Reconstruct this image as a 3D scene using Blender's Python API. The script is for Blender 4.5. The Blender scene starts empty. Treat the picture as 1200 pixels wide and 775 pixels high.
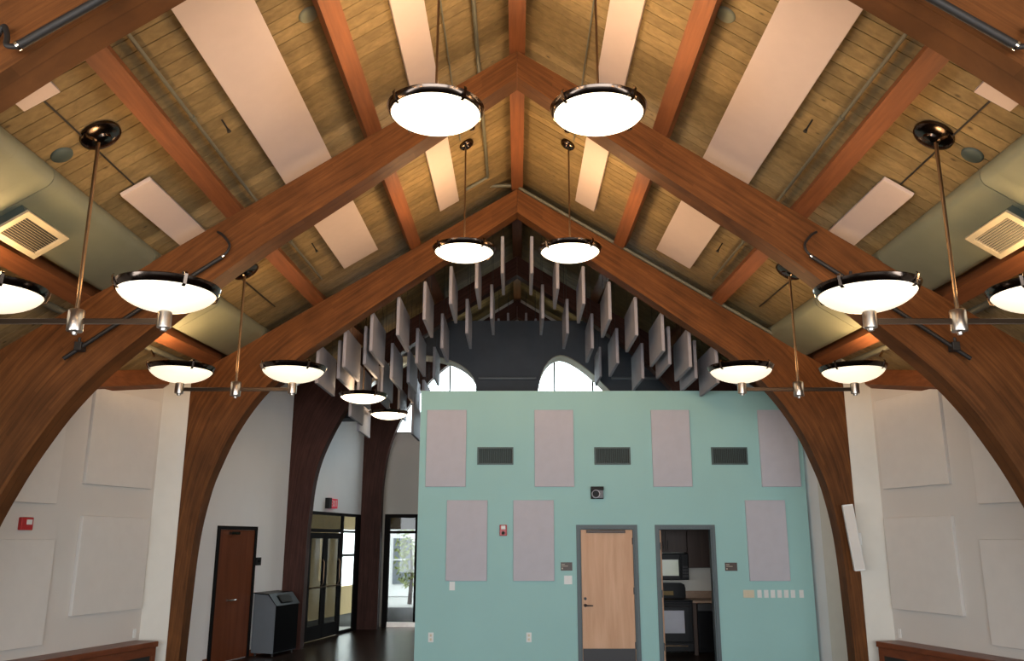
import bpy, bmesh, math, random
from mathutils import Vector, Matrix
random.seed(7)
S = bpy.context.scene
COL = S.collection
R = math.radians

# ------------------------------------------------------------------ camera
cam_d = bpy.data.cameras.new('camera')
cam_d.sensor_fit = 'HORIZONTAL'; cam_d.sensor_width = 36.0; cam_d.lens = 30.0
cam_d.shift_x = -0.005
cam_d.clip_start = 0.05; cam_d.clip_end = 300
cam = bpy.data.objects.new('camera', cam_d); COL.objects.link(cam)
cam.location = (0, 0, 1.85)
cam.rotation_euler = (R(90) + math.atan(0.247), 0, 0)
S.camera = cam

# ------------------------------------------------------------------ world / exposure / daylight
W = bpy.data.worlds.new('overcast_sky'); S.world = W; W.use_nodes = True
bg = W.node_tree.nodes['Background']
bg.inputs[0].default_value = (0.90, 0.955, 1.0, 1); bg.inputs[1].default_value = 10.2
S.view_settings.view_transform = 'Standard'; S.view_settings.look = 'None'
S.view_settings.gamma = 1; S.view_settings.use_curve_mapping = False
S.view_settings.exposure = 0.0

def portal(name, loc, rot, sx, sy):
    d = bpy.data.lights.new(name, 'AREA'); d.shape = 'RECTANGLE'; d.size = sx; d.size_y = sy
    d.cycles.is_portal = True      # only guides the sky light through a window opening
    o = bpy.data.objects.new(name, d); COL.objects.link(o); o.location = loc; o.rotation_euler = rot
    return o
portal('sky_portal_rear', (0, -5.15, 1.85), (R(90), 0, 0), 12.0, 3.1)
portal('sky_portal_left', (-7.2, -0.5, 1.45), (R(90), 0, R(-90)), 8.0, 1.9)
portal('sky_portal_right', (7.2, -0.5, 1.45), (R(90), 0, R(90)), 8.0, 1.9)
portal('sky_portal_clerestory', (0, 20.2, 5.2), (R(-90), 0, 0), 6.4, 1.8)
portal('sky_portal_storefront', (-2.36, 20.2, 1.22), (R(-90), 0, 0), 1.3, 2.4)

# ------------------------------------------------------------------ materials
def new_mat(name):
    m = bpy.data.materials.new(name); m.use_nodes = True
    nt = m.node_tree; return m, nt, nt.nodes['Principled BSDF']
def plain(name, col, rough=0.6, metal=0.0, var=0.04, scale=6.0, bump=0.0, bscale=120.0, coat=0.0):
    m, nt, b = new_mat(name); N = nt.nodes; L = nt.links
    tc = N.new('ShaderNodeTexCoord'); no = N.new('ShaderNodeTexNoise'); no.inputs['Scale'].default_value = scale
    no.inputs['Detail'].default_value = 4
    L.new(tc.outputs['Object'], no.inputs['Vector'])
    cr = N.new('ShaderNodeValToRGB')
    cr.color_ramp.elements[0].position = 0.3; cr.color_ramp.elements[1].position = 0.7
    cr.color_ramp.elements[0].color = (*[c * (1 - var) for c in col], 1)
    cr.color_ramp.elements[1].color = (*[min(1, c * (1 + var)) for c in col], 1)
    L.new(no.outputs['Fac'], cr.inputs['Fac']); L.new(cr.outputs['Color'], b.inputs['Base Color'])
    b.inputs['Roughness'].default_value = rough; b.inputs['Metallic'].default_value = metal
    b.inputs['Coat Weight'].default_value = coat
    if bump:
        n2 = N.new('ShaderNodeTexNoise'); n2.inputs['Scale'].default_value = bscale
        L.new(tc.outputs['Object'], n2.inputs['Vector'])
        bp = N.new('ShaderNodeBump'); bp.inputs['Strength'].default_value = bump; bp.inputs['Distance'].default_value = 0.01
        L.new(n2.outputs['Fac'], bp.inputs['Height']); L.new(bp.outputs['Normal'], b.inputs['Normal'])
    return m
def wood(name, c1, c2, rough=0.45, coords='UV', sc=(1.2, 26, 26), rnd=0.0, lam=0.0, knots=False, rot=(0, 0, 0), spec=0.25):
    m, nt, b = new_mat(name); N = nt.nodes; L = nt.links
    tc = N.new('ShaderNodeTexCoord'); mp = N.new('ShaderNodeMapping'); mp.inputs['Scale'].default_value = sc
    mp.inputs['Rotation'].default_value = rot
    L.new(tc.outputs[coords], mp.inputs['Vector'])
    oi = N.new('ShaderNodeObjectInfo')
    add = N.new('ShaderNodeVectorMath'); add.operation = 'ADD'
    mul = N.new('ShaderNodeMath'); mul.operation = 'MULTIPLY'; mul.inputs[1].default_value = 37.0
    L.new(oi.outputs['Random'], mul.inputs[0]); L.new(mp.outputs[0], add.inputs[0]); L.new(mul.outputs[0], add.inputs[1])
    n1 = N.new('ShaderNodeTexNoise'); n1.inputs['Scale'].default_value = 1.0; n1.inputs['Detail'].default_value = 6
    n1.inputs['Roughness'].default_value = 0.6; n1.inputs['Distortion'].default_value = 0.4
    L.new(add.outputs[0], n1.inputs['Vector'])
    cr = N.new('ShaderNodeValToRGB'); e = cr.color_ramp.elements
    e[0].position = 0.28; e[1].position = 0.72; e[0].color = (*c1, 1); e[1].color = (*c2, 1)
    L.new(n1.outputs['Fac'], cr.inputs['Fac'])
    col = cr.outputs['Color']
    def mult(col, fac_socket, lo, hi):
        mr = N.new('ShaderNodeMapRange'); mr.inputs['To Min'].default_value = lo; mr.inputs['To Max'].default_value = hi
        L.new(fac_socket, mr.inputs['Value'])
        mx = N.new('ShaderNodeMix'); mx.data_type = 'RGBA'; mx.blend_type = 'MULTIPLY'; mx.inputs['Factor'].default_value = 1
        L.new(col, mx.inputs['A']); L.new(mr.outputs[0], mx.inputs['B']); return mx.outputs['Result']
    if lam:
        nb = N.new('ShaderNodeTexNoise'); nb.inputs['Scale'].default_value = 2.2; nb.inputs['Detail'].default_value = 3
        L.new(tc.outputs[coords], nb.inputs['Vector']); col = mult(col, nb.outputs['Fac'], 0.55, 1.5)
    if rnd: col = mult(col, oi.outputs['Random'], 1 - rnd, 1 + rnd * 0.6)
    if lam:
        # glue-laminated lamellae: staggered long blocks, 38 mm deep
        br = N.new('ShaderNodeTexBrick'); br.inputs['Scale'].default_value = 1.0
        br.inputs['Brick Width'].default_value = 0.9; br.inputs['Row Height'].default_value = 0.038
        br.inputs['Mortar Size'].default_value = 0.0009; br.inputs['Mortar Smooth'].default_value = 0.3
        br.inputs['Color1'].default_value = (1, 1, 1, 1); br.inputs['Color2'].default_value = (1 - lam, 1 - lam, 1 - lam, 1)
        br.inputs['Mortar'].default_value = (0.72, 0.72, 0.72, 1); br.inputs['Bias'].default_value = -0.2
        L.new(tc.outputs[coords], br.inputs['Vector'])
        mx = N.new('ShaderNodeMix'); mx.data_type = 'RGBA'; mx.blend_type = 'MULTIPLY'; mx.inputs['Factor'].default_value = 1
        L.new(col, mx.inputs['A']); L.new(br.outputs['Color'], mx.inputs['B']); col = mx.outputs['Result']
    if knots:
        vo = N.new('ShaderNodeTexVoronoi'); vo.inputs['Scale'].default_value = 1.0
        mp2 = N.new('ShaderNodeMapping'); mp2.inputs['Scale'].default_value = (1.3, 5, 5)
        L.new(tc.outputs[coords], mp2.inputs['Vector'])
        ad2 = N.new('ShaderNodeVectorMath'); ad2.operation = 'ADD'
        L.new(mp2.outputs[0], ad2.inputs[0]); L.new(mul.outputs[0], ad2.inputs[1]); L.new(ad2.outputs[0], vo.inputs['Vector'])
        mr = N.new('ShaderNodeMapRange'); mr.inputs['From Min'].default_value = 0.03; mr.inputs['From Max'].default_value = 0.10
        mr.inputs['To Min'].default_value = 0.35; mr.inputs['To Max'].default_value = 1.0
        L.new(vo.outputs['Distance'], mr.inputs['Value'])
        mx = N.new('ShaderNodeMix'); mx.data_type = 'RGBA'; mx.blend_type = 'MULTIPLY'; mx.inputs['Factor'].default_value = 1
        L.new(col, mx.inputs['A']); L.new(mr.outputs[0], mx.inputs['B']); col = mx.outputs['Result']
    L.new(col, b.inputs['Base Color']); b.inputs['Roughness'].default_value = rough; b.inputs['Specular IOR Level'].default_value = spec
    bp = N.new('ShaderNodeBump'); bp.inputs['Strength'].default_value = 0.15; bp.inputs['Distance'].default_value = 0.004
    L.new(n1.outputs['Fac'], bp.inputs['Height']); L.new(bp.outputs['Normal'], b.inputs['Normal'])
    return m
def emis(name, col, strength):
    m, nt, b = new_mat(name)
    b.inputs['Base Color'].default_value = (0.9, 0.88, 0.82, 1); b.inputs['Roughness'].default_value = 0.3
    b.inputs['Emission Color'].default_value = (*col, 1); b.inputs['Emission Strength'].default_value = strength
    return m
def glass(name, tint=(0.9, 0.95, 0.95), refl=0.10):
    m, nt, b = new_mat(name); N = nt.nodes; L = nt.links
    N.remove(b); out = N['Material Output']
    t = N.new('ShaderNodeBsdfTransparent'); t.inputs[0].default_value = (*tint, 1)
    g = N.new('ShaderNodeBsdfGlossy'); g.inputs['Roughness'].default_value = 0.02
    mx = N.new('ShaderNodeMixShader')
    mx.inputs[0].default_value = refl * 0.3; L.new(t.outputs[0], mx.inputs[1]); L.new(g.outputs[0], mx.inputs[2])
    L.new(mx.outputs[0], out.inputs[0]); return m

M = {}
M['arch'] = wood('stained_glulam', (0.074, 0.0275, 0.0085), (0.168, 0.062, 0.0175), 0.6, 'UV', (1.6, 30, 30), lam=0.28, spec=0.15)
M['arch_dark'] = wood('dark_glulam', (0.036, 0.0145, 0.0115), (0.078, 0.031, 0.023), 0.55, 'UV', (1.6, 30, 30), lam=0.22, spec=0.12)  # darker, more purple copy of the arch wood for the far arches
M['beam'] = wood('stained_beam', (0.13, 0.046, 0.018), (0.22, 0.080, 0.030), 0.5, 'Object', (26, 1.4, 26))
M['deck'] = wood('pine_deck_board', (0.165, 0.115, 0.05), (0.28, 0.20, 0.09), 0.6, 'Object', (1.6, 16, 16), rnd=0.22, knots=True)
M['backing'] = plain('roof_backing_dark', (0.05, 0.035, 0.02), 0.9)
M['cloud'] = plain('acoustic_panel_cream', (0.53, 0.435, 0.39), 0.9, var=0.02, bump=0.15, bscale=300)
M['wall'] = plain('wall_paint_warm_white', (0.62, 0.59, 0.55), 0.85, var=0.02, scale=1.5, bump=0.05)
M['wallcool'] = plain('wall_paint_cool_white_lifted', (0.82, 0.82, 0.83), 0.85, var=0.02, scale=1.5, bump=0.05)  # lightened to stand in for light missing on the rear walls
M['wpanel'] = plain('acoustic_panel_offwhite', (0.66, 0.63, 0.59), 0.92, var=0.02, bump=0.15, bscale=300)
M['trim'] = plain('trim_paint_ivory', (0.68, 0.655, 0.59), 0.7, var=0.02)
M['teal'] = plain('wall_paint_teal', (0.345, 0.59, 0.575), 0.75, var=0.02, scale=1.2, bump=0.05)
M['tpanel'] = plain('acoustic_panel_grey', (0.52, 0.51, 0.56), 0.92, var=0.03, bump=0.15, bscale=300)
M['floor'] = wood('dark_floor', (0.018, 0.010, 0.007), (0.04, 0.022, 0.014), 0.28, 'Object', (14, 1.2, 14))
M['bronze'] = plain('polished_bronze_metal', (0.10, 0.075, 0.06), 0.16, 1.0, var=0.15)
M['nickel'] = plain('brushed_nickel', (0.42, 0.38, 0.34), 0.28, 1.0, var=0.08)
M['brass'] = plain('aged_brass_rod', (0.17, 0.115, 0.07), 0.35, 1.0)
M['bowl_side'] = emis('lit_glass_bowl_soft', (1.0, 0.84, 0.60), 1.05)
M['armmetal'] = plain('dark_bronze_arm', (0.085, 0.062, 0.045), 0.32, 1.0)
M['bowl'] = emis('lit_glass_bowl', (1.0, 0.80, 0.54), 3.6)
M['black'] = plain('black_metal', (0.010, 0.009, 0.009), 0.6)
M['chrome'] = plain('chrome_fitting', (0.7, 0.68, 0.65), 0.15, 1.0)
M['pipe'] = plain('painted_pipe', (0.11, 0.11, 0.08), 0.55)
M['duct'] = plain('painted_duct', (0.155, 0.165, 0.115), 0.5, var=0.06, scale=3)
M['boot'] = plain('galvanised_boot', (0.055, 0.075, 0.065), 0.6, 0.0)
M['grille'] = plain('cream_grille', (0.34, 0.30, 0.21), 0.5)
M['dark'] = plain('dark_void', (0.02, 0.02, 0.018), 0.8)
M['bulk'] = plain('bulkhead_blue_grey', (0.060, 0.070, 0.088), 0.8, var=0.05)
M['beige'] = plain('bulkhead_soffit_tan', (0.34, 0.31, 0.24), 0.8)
M['baffle'] = plain('acoustic_baffle_grey', (0.31, 0.30, 0.335), 0.92, var=0.05, bump=0.15, bscale=300)
M['doorwood'] = wood('light_birch_door', (0.56, 0.31, 0.175), (0.72, 0.45, 0.285), 0.45, 'Object', (9, 9, 0.7))
M['doordark'] = wood('dark_cherry_door', (0.12, 0.034, 0.014), (0.19, 0.058, 0.024), 0.4, 'Object', (9, 9, 0.7))
M['frame'] = plain('door_frame_slate', (0.085, 0.115, 0.125), 0.5)
M['kick'] = plain('dark_kick_plate', (0.022, 0.020, 0.022), 0.5)
M['white'] = plain('white_plastic', (0.75, 0.76, 0.74), 0.4)
M['ivory'] = plain('ivory_plastic', (0.66, 0.58, 0.42), 0.45)
M['red'] = plain('fire_alarm_red', (0.42, 0.018, 0.02), 0.35)
M['sign'] = plain('brown_sign', (0.055, 0.032, 0.022), 0.45)
M['signtext'] = plain('sign_pale_text', (0.42, 0.36, 0.28), 0.5)
M['louvre'] = plain('wall_vent_dark_teal', (0.05, 0.085, 0.085), 0.5)
M['mullion'] = plain('dark_bronze_aluminium', (0.010, 0.009, 0.009), 0.7)
M['mullion'].node_tree.nodes['Principled BSDF'].inputs['Specular IOR Level'].default_value = 0.1
M['glass'] = glass('window_glass')
M['tinted'] = glass('tinted_storefront_glass', (0.48, 0.50, 0.50))
M['appl'] = plain('black_appliance', (0.005, 0.005, 0.006), 0.35)
M['appl'].node_tree.nodes['Principled BSDF'].inputs['Specular IOR Level'].default_value = 0.12
M['applglass'] = plain('oven_glass', (0.40, 0.41, 0.47), 0.12, 0.0)
M['mwglass'] = plain('microwave_window_reflection', (0.66, 0.72, 0.55), 0.15)  # pale green base colour stands in for a reflection in the glass
M['cab'] = wood('dark_cabinet_wood', (0.045, 0.028, 0.022), (0.075, 0.047, 0.036), 0.45, 'Object', (14, 14, 1.0))
M['counter'] = plain('tan_countertop', (0.32, 0.21, 0.14), 0.4, var=0.1, scale=40)
M['bin_grey'] = plain('recycling_bin_grey', (0.13, 0.15, 0.17), 0.5)
M['rail'] = wood('red_oak_rail', (0.12, 0.033, 0.014), (0.20, 0.06, 0.024), 0.35, 'Object', (16, 1.2, 16))
M['concrete'] = plain('outside_paving', (0.06, 0.062, 0.066), 0.9)
M['extwall'] = plain('outside_white_wall', (0.75, 0.75, 0.73), 0.9)
M['leaf'] = plain('outside_foliage', (0.26, 0.32, 0.06), 0.8, var=0.5, scale=8)
M['exit'] = emis('exit_sign_red', (0.9, 0.05, 0.10), 0.22)
M['exit'].node_tree.nodes['Principled BSDF'].inputs['Base Color'].default_value = (0.5, 0.03, 0.06, 1)
M['farground'] = plain('outside_bounce_ground', (0.50, 0.49, 0.46), 0.9)  # made pale to bounce daylight up onto the deck
M['tan'] = plain('outside_tan_blind', (0.34, 0.24, 0.10), 0.8)

# ------------------------------------------------------------------ mesh helpers
ORI = {}
class MB:
    def __init__(s): s.v = []; s.f = []; s.uv = None
    def add(s, vs, fs):
        n = len(s.v); s.v += [tuple(p) for p in vs]; s.f += [tuple(i + n for i in f) for f in fs]; return s
    def box(s, x0, y0, z0, x1, y1, z1):
        vs = [(x, y, z) for x in (x0, x1) for y in (y0, y1) for z in (z0, z1)]
        return s.hexa(vs)
    def hexa(s, vs):   # order (x,y,z) binary
        return s.add(vs, [(0, 1, 3, 2), (4, 6, 7, 5), (0, 4, 5, 1), (2, 3, 7, 6), (0, 2, 6, 4), (1, 5, 7, 3)])
    def obox(s, o, u, n, u0, u1, n0, n1, z0, z1):   # box in a vertical wall frame
        o = Vector(o); u = Vector(u); n = Vector(n)
        return s.hexa([o + u * a + n * b + Vector((0, 0, z)) for a in (u0, u1) for b in (n0, n1) for z in (z0, z1)])
    def prism(s, poly, y0, y1):      # polygon in XZ extruded in Y
        k = len(poly)
        vs = [(x, y0, z) for x, z in poly] + [(x, y1, z) for x, z in poly]
        fs = [tuple(range(k)), tuple(range(2 * k - 1, k - 1, -1))] + [(i, k + i, k + (i + 1) % k, (i + 1) % k) for i in range(k)]
        return s.add(vs, fs)
    def tube(s, path, r, k=10, cap=True):
        path = [Vector(p) for p in path]; rings = []; up = None
        for i, p in enumerate(path):
            t = (path[min(i + 1, len(path) - 1)] - path[max(i - 1, 0)]).normalized()
            if up is None:
                up = Vector((0, 0, 1)) if abs(t.z) < 0.9 else Vector((1, 0, 0))
            a = t.cross(up).normalized(); b = a.cross(t).normalized(); up = b
            rr = r[i] if isinstance(r, (list, tuple)) else r
            rings.append([p + (a * math.cos(2 * math.pi * j / k) + b * math.sin(2 * math.pi * j / k)) * rr for j in range(k)])
        vs = [q for ring in rings for q in ring]; fs = []
        for i in range(len(path) - 1):
            for j in range(k):
                fs.append((i * k + j, i * k + (j + 1) % k, (i + 1) * k + (j + 1) % k, (i + 1) * k + j))
        if cap: fs += [tuple(range(k - 1, -1, -1)), tuple((len(path) - 1) * k + j for j in range(k))]
        return s.add(vs, fs)
    def lathe(s, prof, c, k=40, mat=None, closed=False):   # prof [(r,z)] about vertical axis at c
        vs = []; fs = []; c = Vector(c)
        for r, z in prof:
            for j in range(k):
                a = 2 * math.pi * j / k
                p = Vector((r * math.cos(a), r * math.sin(a), z))
                vs.append(c + (mat @ p if mat else p))
        m = len(prof)
        for i in range(m if closed else m - 1):
            for j in range(k):
                a, b = i * k, ((i + 1) % m) * k
                fs.append((a + j, a + (j + 1) % k, b + (j + 1) % k, b + j))
        return s.add(vs, fs)
    def build(s, name, mat, parent=None, smooth=False, bevel=0.0, **props):
        me = bpy.data.meshes.new(name)
        xs, ys, zs = zip(*s.v)
        c = Vector(((min(xs) + max(xs)) / 2, (min(ys) + max(ys)) / 2, min(zs)))
        me.from_pydata([Vector(p) - c for p in s.v], [], s.f)
        me.validate(); me.update()
        bm = bmesh.new(); bm.from_mesh(me)
        if smooth: bmesh.ops.remove_doubles(bm, verts=bm.verts, dist=1e-5)
        bmesh.ops.recalc_face_normals(bm, faces=bm.faces)
        bm.to_mesh(me); bm.free()
        if s.uv:
            ul = me.uv_layers.new(name='UVMap')
            for poly in me.polygons:
                for li, vi in zip(poly.loop_indices, poly.vertices): ul.data[li].uv = s.uv[vi]
        if smooth:
            me.polygons.foreach_set('use_smooth', [True] * len(me.polygons))
            try: me.set_sharp_from_angle(angle=R(40))
            except Exception: pass
        me.materials.append(mat)
        o = bpy.data.objects.new(name, me); COL.objects.link(o)
        po = Vector((0, 0, 0))
        if parent is not None:
            o.parent = parent; po = ORI[parent.name]
        o.location = c - po; ORI[o.name] = c
        if bevel:
            bv = o.modifiers.new('bevel', 'BEVEL'); bv.width = bevel; bv.segments = 2; bv.limit_method = 'ANGLE'
        for k_, v_ in props.items(): o[k_] = v_
        return o
def tag(o, label=None, cat=None, group=None, kind=None):
    if label: o['label'] = label
    if cat: o['category'] = cat
    if group: o['group'] = group
    if kind: o['kind'] = kind
    return o
def thing(name, loc, label=None, cat=None, group=None, kind=None):
    o = bpy.data.objects.new(name, None); COL.objects.link(o); o.location = loc; o.empty_display_size = 0.1
    ORI[o.name] = Vector(loc); return tag(o, label, cat, group, kind)
def box(name, x0, y0, z0, x1, y1, z1, mat, parent=None, bevel=0.0, **p):
    return MB().box(x0, y0, z0, x1, y1, z1).build(name, mat, parent, bevel=bevel, **p)

# ------------------------------------------------------------------ roof geometry
def lerp_tab(tab, y):
    if y <= tab[0][0]: return tab[0][1]
    for (a, va), (b, vb) in zip(tab, tab[1:]):
        if y <= b: return va + (vb - va) * (y - a) / (b - a)
    return tab[-1][1]
RIDGE = [(8.12, 6.93), (11.87, 6.96), (15.9, 7.28), (19.37, 7.37)]     # top of the arches at the ridge
SLOPE = [(8.12, 0.648), (11.87, 0.618), (15.9, 0.62)]
GAP = 0.25                                                            # deck sits this far above the arches
def ztop(x, y): return lerp_tab(RIDGE, y) - lerp_tab(SLOPE, y) * abs(x)
def zdeck(x, y): return ztop(x, y) + GAP
def nrm(x, y):   # unit normal of the roof underside pointing down into the room
    s = lerp_tab(SLOPE, y); sg = 1 if x > 0 else -1
    return Vector((-s * sg, 0, -1)).normalized()

# ------------------------------------------------------------------ structure: ceiling deck of boards
ceiling = thing('ceiling', (0, 8, 6), 'sloping timber board deck over the whole hall', None, None, 'structure')
BW = 0.152; NB = 128; YB = 0.6; XE = 7.6
for sg in (-1, 1):
    for k in range(NB):
        y0 = YB + k * BW + 0.004; y1 = YB + (k + 1) * BW - 0.004
        dz = random.uniform(0, 0.003)
        vs = []
        for x in (0.0, XE):
            for y in (y0, y1):
                z = zdeck(x, y)
                vs += [(sg * x, y, z + dz), (sg * x, y, z + 0.045)]
        MB().hexa(vs).build('board', M['deck'], ceiling)
back = MB()
ys = [-5.3, 0.6, 4.37, 8.12, 11.87, 15.9, 19.37, 20.4]
for sg in (-1, 1):
    for a, b in zip(ys, ys[1:]):
        vs = [(sg * x, y, zdeck(x, y) + dz) for x in (0, XE) for y in (a, b) for dz in (0.035, 0.09)]
        back.hexa(vs)
back.build('roof_light_block', M['backing'], ceiling)  # unseen layer added so no daylight leaks through the board gaps

# floor
flo = MB().box(-8, -5.3, -0.1, 8, 20.05, 0)
tag(flo.build('floor', M['floor']), 'dark polished hall floor', kind='structure')

# ------------------------------------------------------------------ timber arches
def catmull(pts, n):
    P = [Vector(p) for p in pts]; P = [P[0] * 2 - P[1]] + P + [P[-1] * 2 - P[-2]]
    out = []
    for i in range(1, len(P) - 2):
        for j in range(n):
            t = j / n; a, b, c, d = P[i - 1], P[i], P[i + 1], P[i + 2]
            out.append(0.5 * (2 * b + (c - a) * t + (2 * a - 5 * b + 4 * c - d) * t * t + (3 * b - a - 3 * c + d) * t ** 3))
    out.append(P[-2]); return out
def resample(pts, n):
    d = [0]
    for a, b in zip(pts, pts[1:]): d.append(d[-1] + (b - a).length)
    out = []
    for i in range(n + 1):
        t = d[-1] * i / n; k = 0
        while k < len(d) - 2 and d[k + 1] < t: k += 1
        f = (t - d[k]) / max(1e-9, d[k + 1] - d[k]); out.append(pts[k].lerp(pts[k + 1], min(1, max(0, f))))
    return out
TH = 0.27
def arch(y, xo, inner, label, mat='arch'):
    t = thing('timber_arch', (0, y, 0), label, 'arch', 'curved timber arches')
    zr = ztop(0, y); s = lerp_tab(SLOPE, y); xh = xo; zh = zr - s * xo
    inn = resample(catmull([(x, z, 0) for x, z in inner], 12), 64)
    # match the haunch corner with the point of the inner curve nearest to it
    ih = min(range(len(inn)), key=lambda i: (inn[i].x - xh) ** 2 + (inn[i].y - (zh - 0.55)) ** 2)
    out = []
    for i in range(65):
        if i <= ih: f = i / ih; out.append(Vector((xh * f, zr + (zh - zr) * f, 0)))
        else: f = (i - ih) / (64 - ih); out.append(Vector((xh, zh * (1 - f), 0)))
    for sg in (-1, 1):
        m = MB(); m.uv = []
        g = 0.002
        def ring(yy, flip):
            base = len(m.v); L_ = 0
            for i in range(65):
                if i: L_ += ((out[i] + inn[i]) / 2 - (out[i - 1] + inn[i - 1]) / 2).length
                w = (out[i] - inn[i]).length
                xa = max(out[i].x, g); xb = max(inn[i].x, g)
                m.v += [(sg * xa, yy, out[i].y), (sg * xb, yy, inn[i].y)]
                m.uv += [(L_ + flip * 3.3, w + flip), (L_ + flip * 3.3, flip)]
            return base
        a = ring(y, 0); b = ring(y + TH, 2)
        for i in range(64):
            m.f.append((a + 2 * i, a + 2 * i + 2, a + 2 * i + 3, a + 2 * i + 1))
            m.f.append((b + 2 * i, b + 2 * i + 1, b + 2 * i + 3, b + 2 * i + 2))
        # soffit and back with their own uv
        L_ = 0; c0 = len(m.v)
        for i in range(65):
            if i: L_ += (inn[i] - inn[i - 1]).length
            xb = max(inn[i].x, g); xa = max(out[i].x, g)
            m.v += [(sg * xb, y, inn[i].y), (sg * xb, y + TH, inn[i].y), (sg * xa, y, out[i].y), (sg * xa, y + TH, out[i].y)]
            m.uv += [(L_, 5.003), (L_, 5.035), (L_, 6.003), (L_, 6.035)]
        for i in range(64):
            q = c0 + 4 * i
            m.f.append((q, q + 1, q + 5, q + 4)); m.f.append((q + 2, q + 6, q + 7, q + 3))
        m.f.append((a, a + 1, b + 1, b)); m.f.append((a + 128, b + 128, b + 129, a + 129))
        m.build('arch_half', M[mat], t)
    return t
IN1 = [(0, 6.62), (0.75, 6.06), (1.46, 5.53), (2.04, 5.11), (2.6, 4.71), (3.13, 4.28), (3.61, 3.86), (4.05, 3.46), (4.35, 3.11), (4.57, 2.77), (4.77, 2.40), (5.0, 1.85), (5.2, 1.1), (5.3, 0)]
IN0 = [(0, 6.62), (0.75, 6.06), (1.46, 5.53), (2.04, 5.11), (2.6, 4.71), (3.13, 4.30), (3.8, 3.80), (4.5, 3.22), (5.1, 2.55), (5.6, 1.85), (5.95, 1.1), (6.1, 0)]
IN2 = [(0, 6.59), (0.66, 6.13), (1.32, 5.67), (1.92, 5.25), (2.62, 4.75), (3.14, 4.36), (3.62, 3.87), (3.95, 3.36), (4.16, 2.86), (4.28, 2.46), (4.38, 1.79), (4.42, 0.67), (4.43, 0)]
IN3 = [(0, 6.90), (1.0, 6.24), (1.9, 5.6), (2.6, 5.0), (3.11, 4.40), (3.33, 4.06), (3.51, 3.69), (3.66, 3.29), (3.75, 2.85), (3.79, 2.33), (3.81, 1.82), (3.82, 0)]
IN4 = [(0, 6.97), (1.0, 6.28), (1.8, 5.65), (2.35, 5.05), (2.65, 4.54), (2.88, 3.96), (2.99, 3.31), (3.02, 2.67), (3.02, 1.75), (3.02, 0)]
arch(4.37, 6.6, IN0, 'nearest timber arch, cut off at the top corners of the view')
arch(8.12, 5.75, IN1, 'large brown curved timber arch carrying the black bars, behind the nearest lamps')
arch(11.87, 4.68, IN2, 'brown curved timber arch standing just in front of the teal wall')
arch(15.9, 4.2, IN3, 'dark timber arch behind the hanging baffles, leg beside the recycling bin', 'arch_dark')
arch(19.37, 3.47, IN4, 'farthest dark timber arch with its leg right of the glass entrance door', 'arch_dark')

# ------------------------------------------------------------------ purlins and ridge beam
def purlin(x, label, w=0.17, y0=0.6, y1=19.9, segs=(0.6, 4.37, 8.12, 11.87, 15.9, 19.37, 19.9)):
    m = MB()
    if abs(x) > 4: segs = (0.6, 4.37, 8.12, 11.87, 15.3)
    for a, b in zip(segs, segs[1:]):
        vs = []
        for du in (-w / 2, w / 2):
            for y in (a, b):
                n = nrm(x, y) if x else Vector((0, 0, -1))
                sg = 0 if not x else (1 if x > 0 else -1)
                u = Vector((-n.z, 0, n.x)) if x else Vector((1, 0, 0))
                c = Vector((x, y, ztop(x, y) + 0.003))
                top = zdeck(x, y) - c.z if x else GAP - 0.04
                h = (top) * (abs(n.z)) - 0.004
                p = c + u * du
                vs += [p, p - n * h]
        m.hexa(vs)
    return tag(m.build('purlin' if x else 'ridge_beam', M['beam']), label, 'beam', 'roof purlins' if x else None)
for x, nm in ((1.48, 'upper'), (2.87, 'middle'), (4.29, 'lowest')):
    purlin(-x, f'{nm} brown roof purlin on the left roof slope')
    purlin(x, f'{nm} brown roof purlin on the right roof slope')
purlin(0, 'brown ridge beam along the peak of the roof')

# ------------------------------------------------------------------ walls
def wall_grid(name, o, u, n, u0, u1, z0, z1, th, holes, mat, label):
    """solid wall slab in a vertical frame with rectangular holes [(ua,ub,za,zb)]"""
    us = sorted({u0, u1, *[h[0] for h in holes], *[h[1] for h in holes]})
    zs = sorted({z0, z1, *[h[2] for h in holes], *[h[3] for h in holes]})
    m = MB()
    for a, b in zip(us, us[1:]):
        for c, d in zip(zs, zs[1:]):
            mu, mz = (a + b) / 2, (c + d) / 2
            if any(h[0] < mu < h[1] and h[2] < mz < h[3] for h in holes): continue
            m.obox(o, u, n, a, b, 0, th, c, d)
    return tag(m.build(name, mat), label, kind='structure')
A = 0.279; UL = math.hypot(1, A)
def side(sg, x0, y0, a=A):   # frame of a tapering side wall: u runs away from the camera, n points out of the room
    l = math.hypot(1, a)
    return (sg * x0, y0, 0), (-sg * a / l, 1 / l, 0), (sg / l, a / l, 0), l
def side_wall(name, sg, x0, y0, ya, yb, mat, label, a=A, z0=0.0, off=0.0, th=0.2, za=None):
    """wall from y=ya to yb whose top follows the roof deck"""
    o, u, n, l = side(sg, x0, y0, a); o = Vector(o) - Vector(n) * off
    m = MB(); k = 4
    for i in range(k):
        y_0 = ya + (yb - ya) * i / k; y_1 = ya + (yb - ya) * (i + 1) / k
        vs = []
        for y in (y_0, y_1):
            for d in (0, th):
                p = Vector(o) + Vector(u) * ((y - y0) * l) + Vector(n) * d
                vs += [(p.x, p.y, z0), (p.x, p.y, zdeck(p.x, p.y) + 0.06)]
        m.hexa(vs)
    return tag(m.build(name, mat), label, kind='structure')
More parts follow.
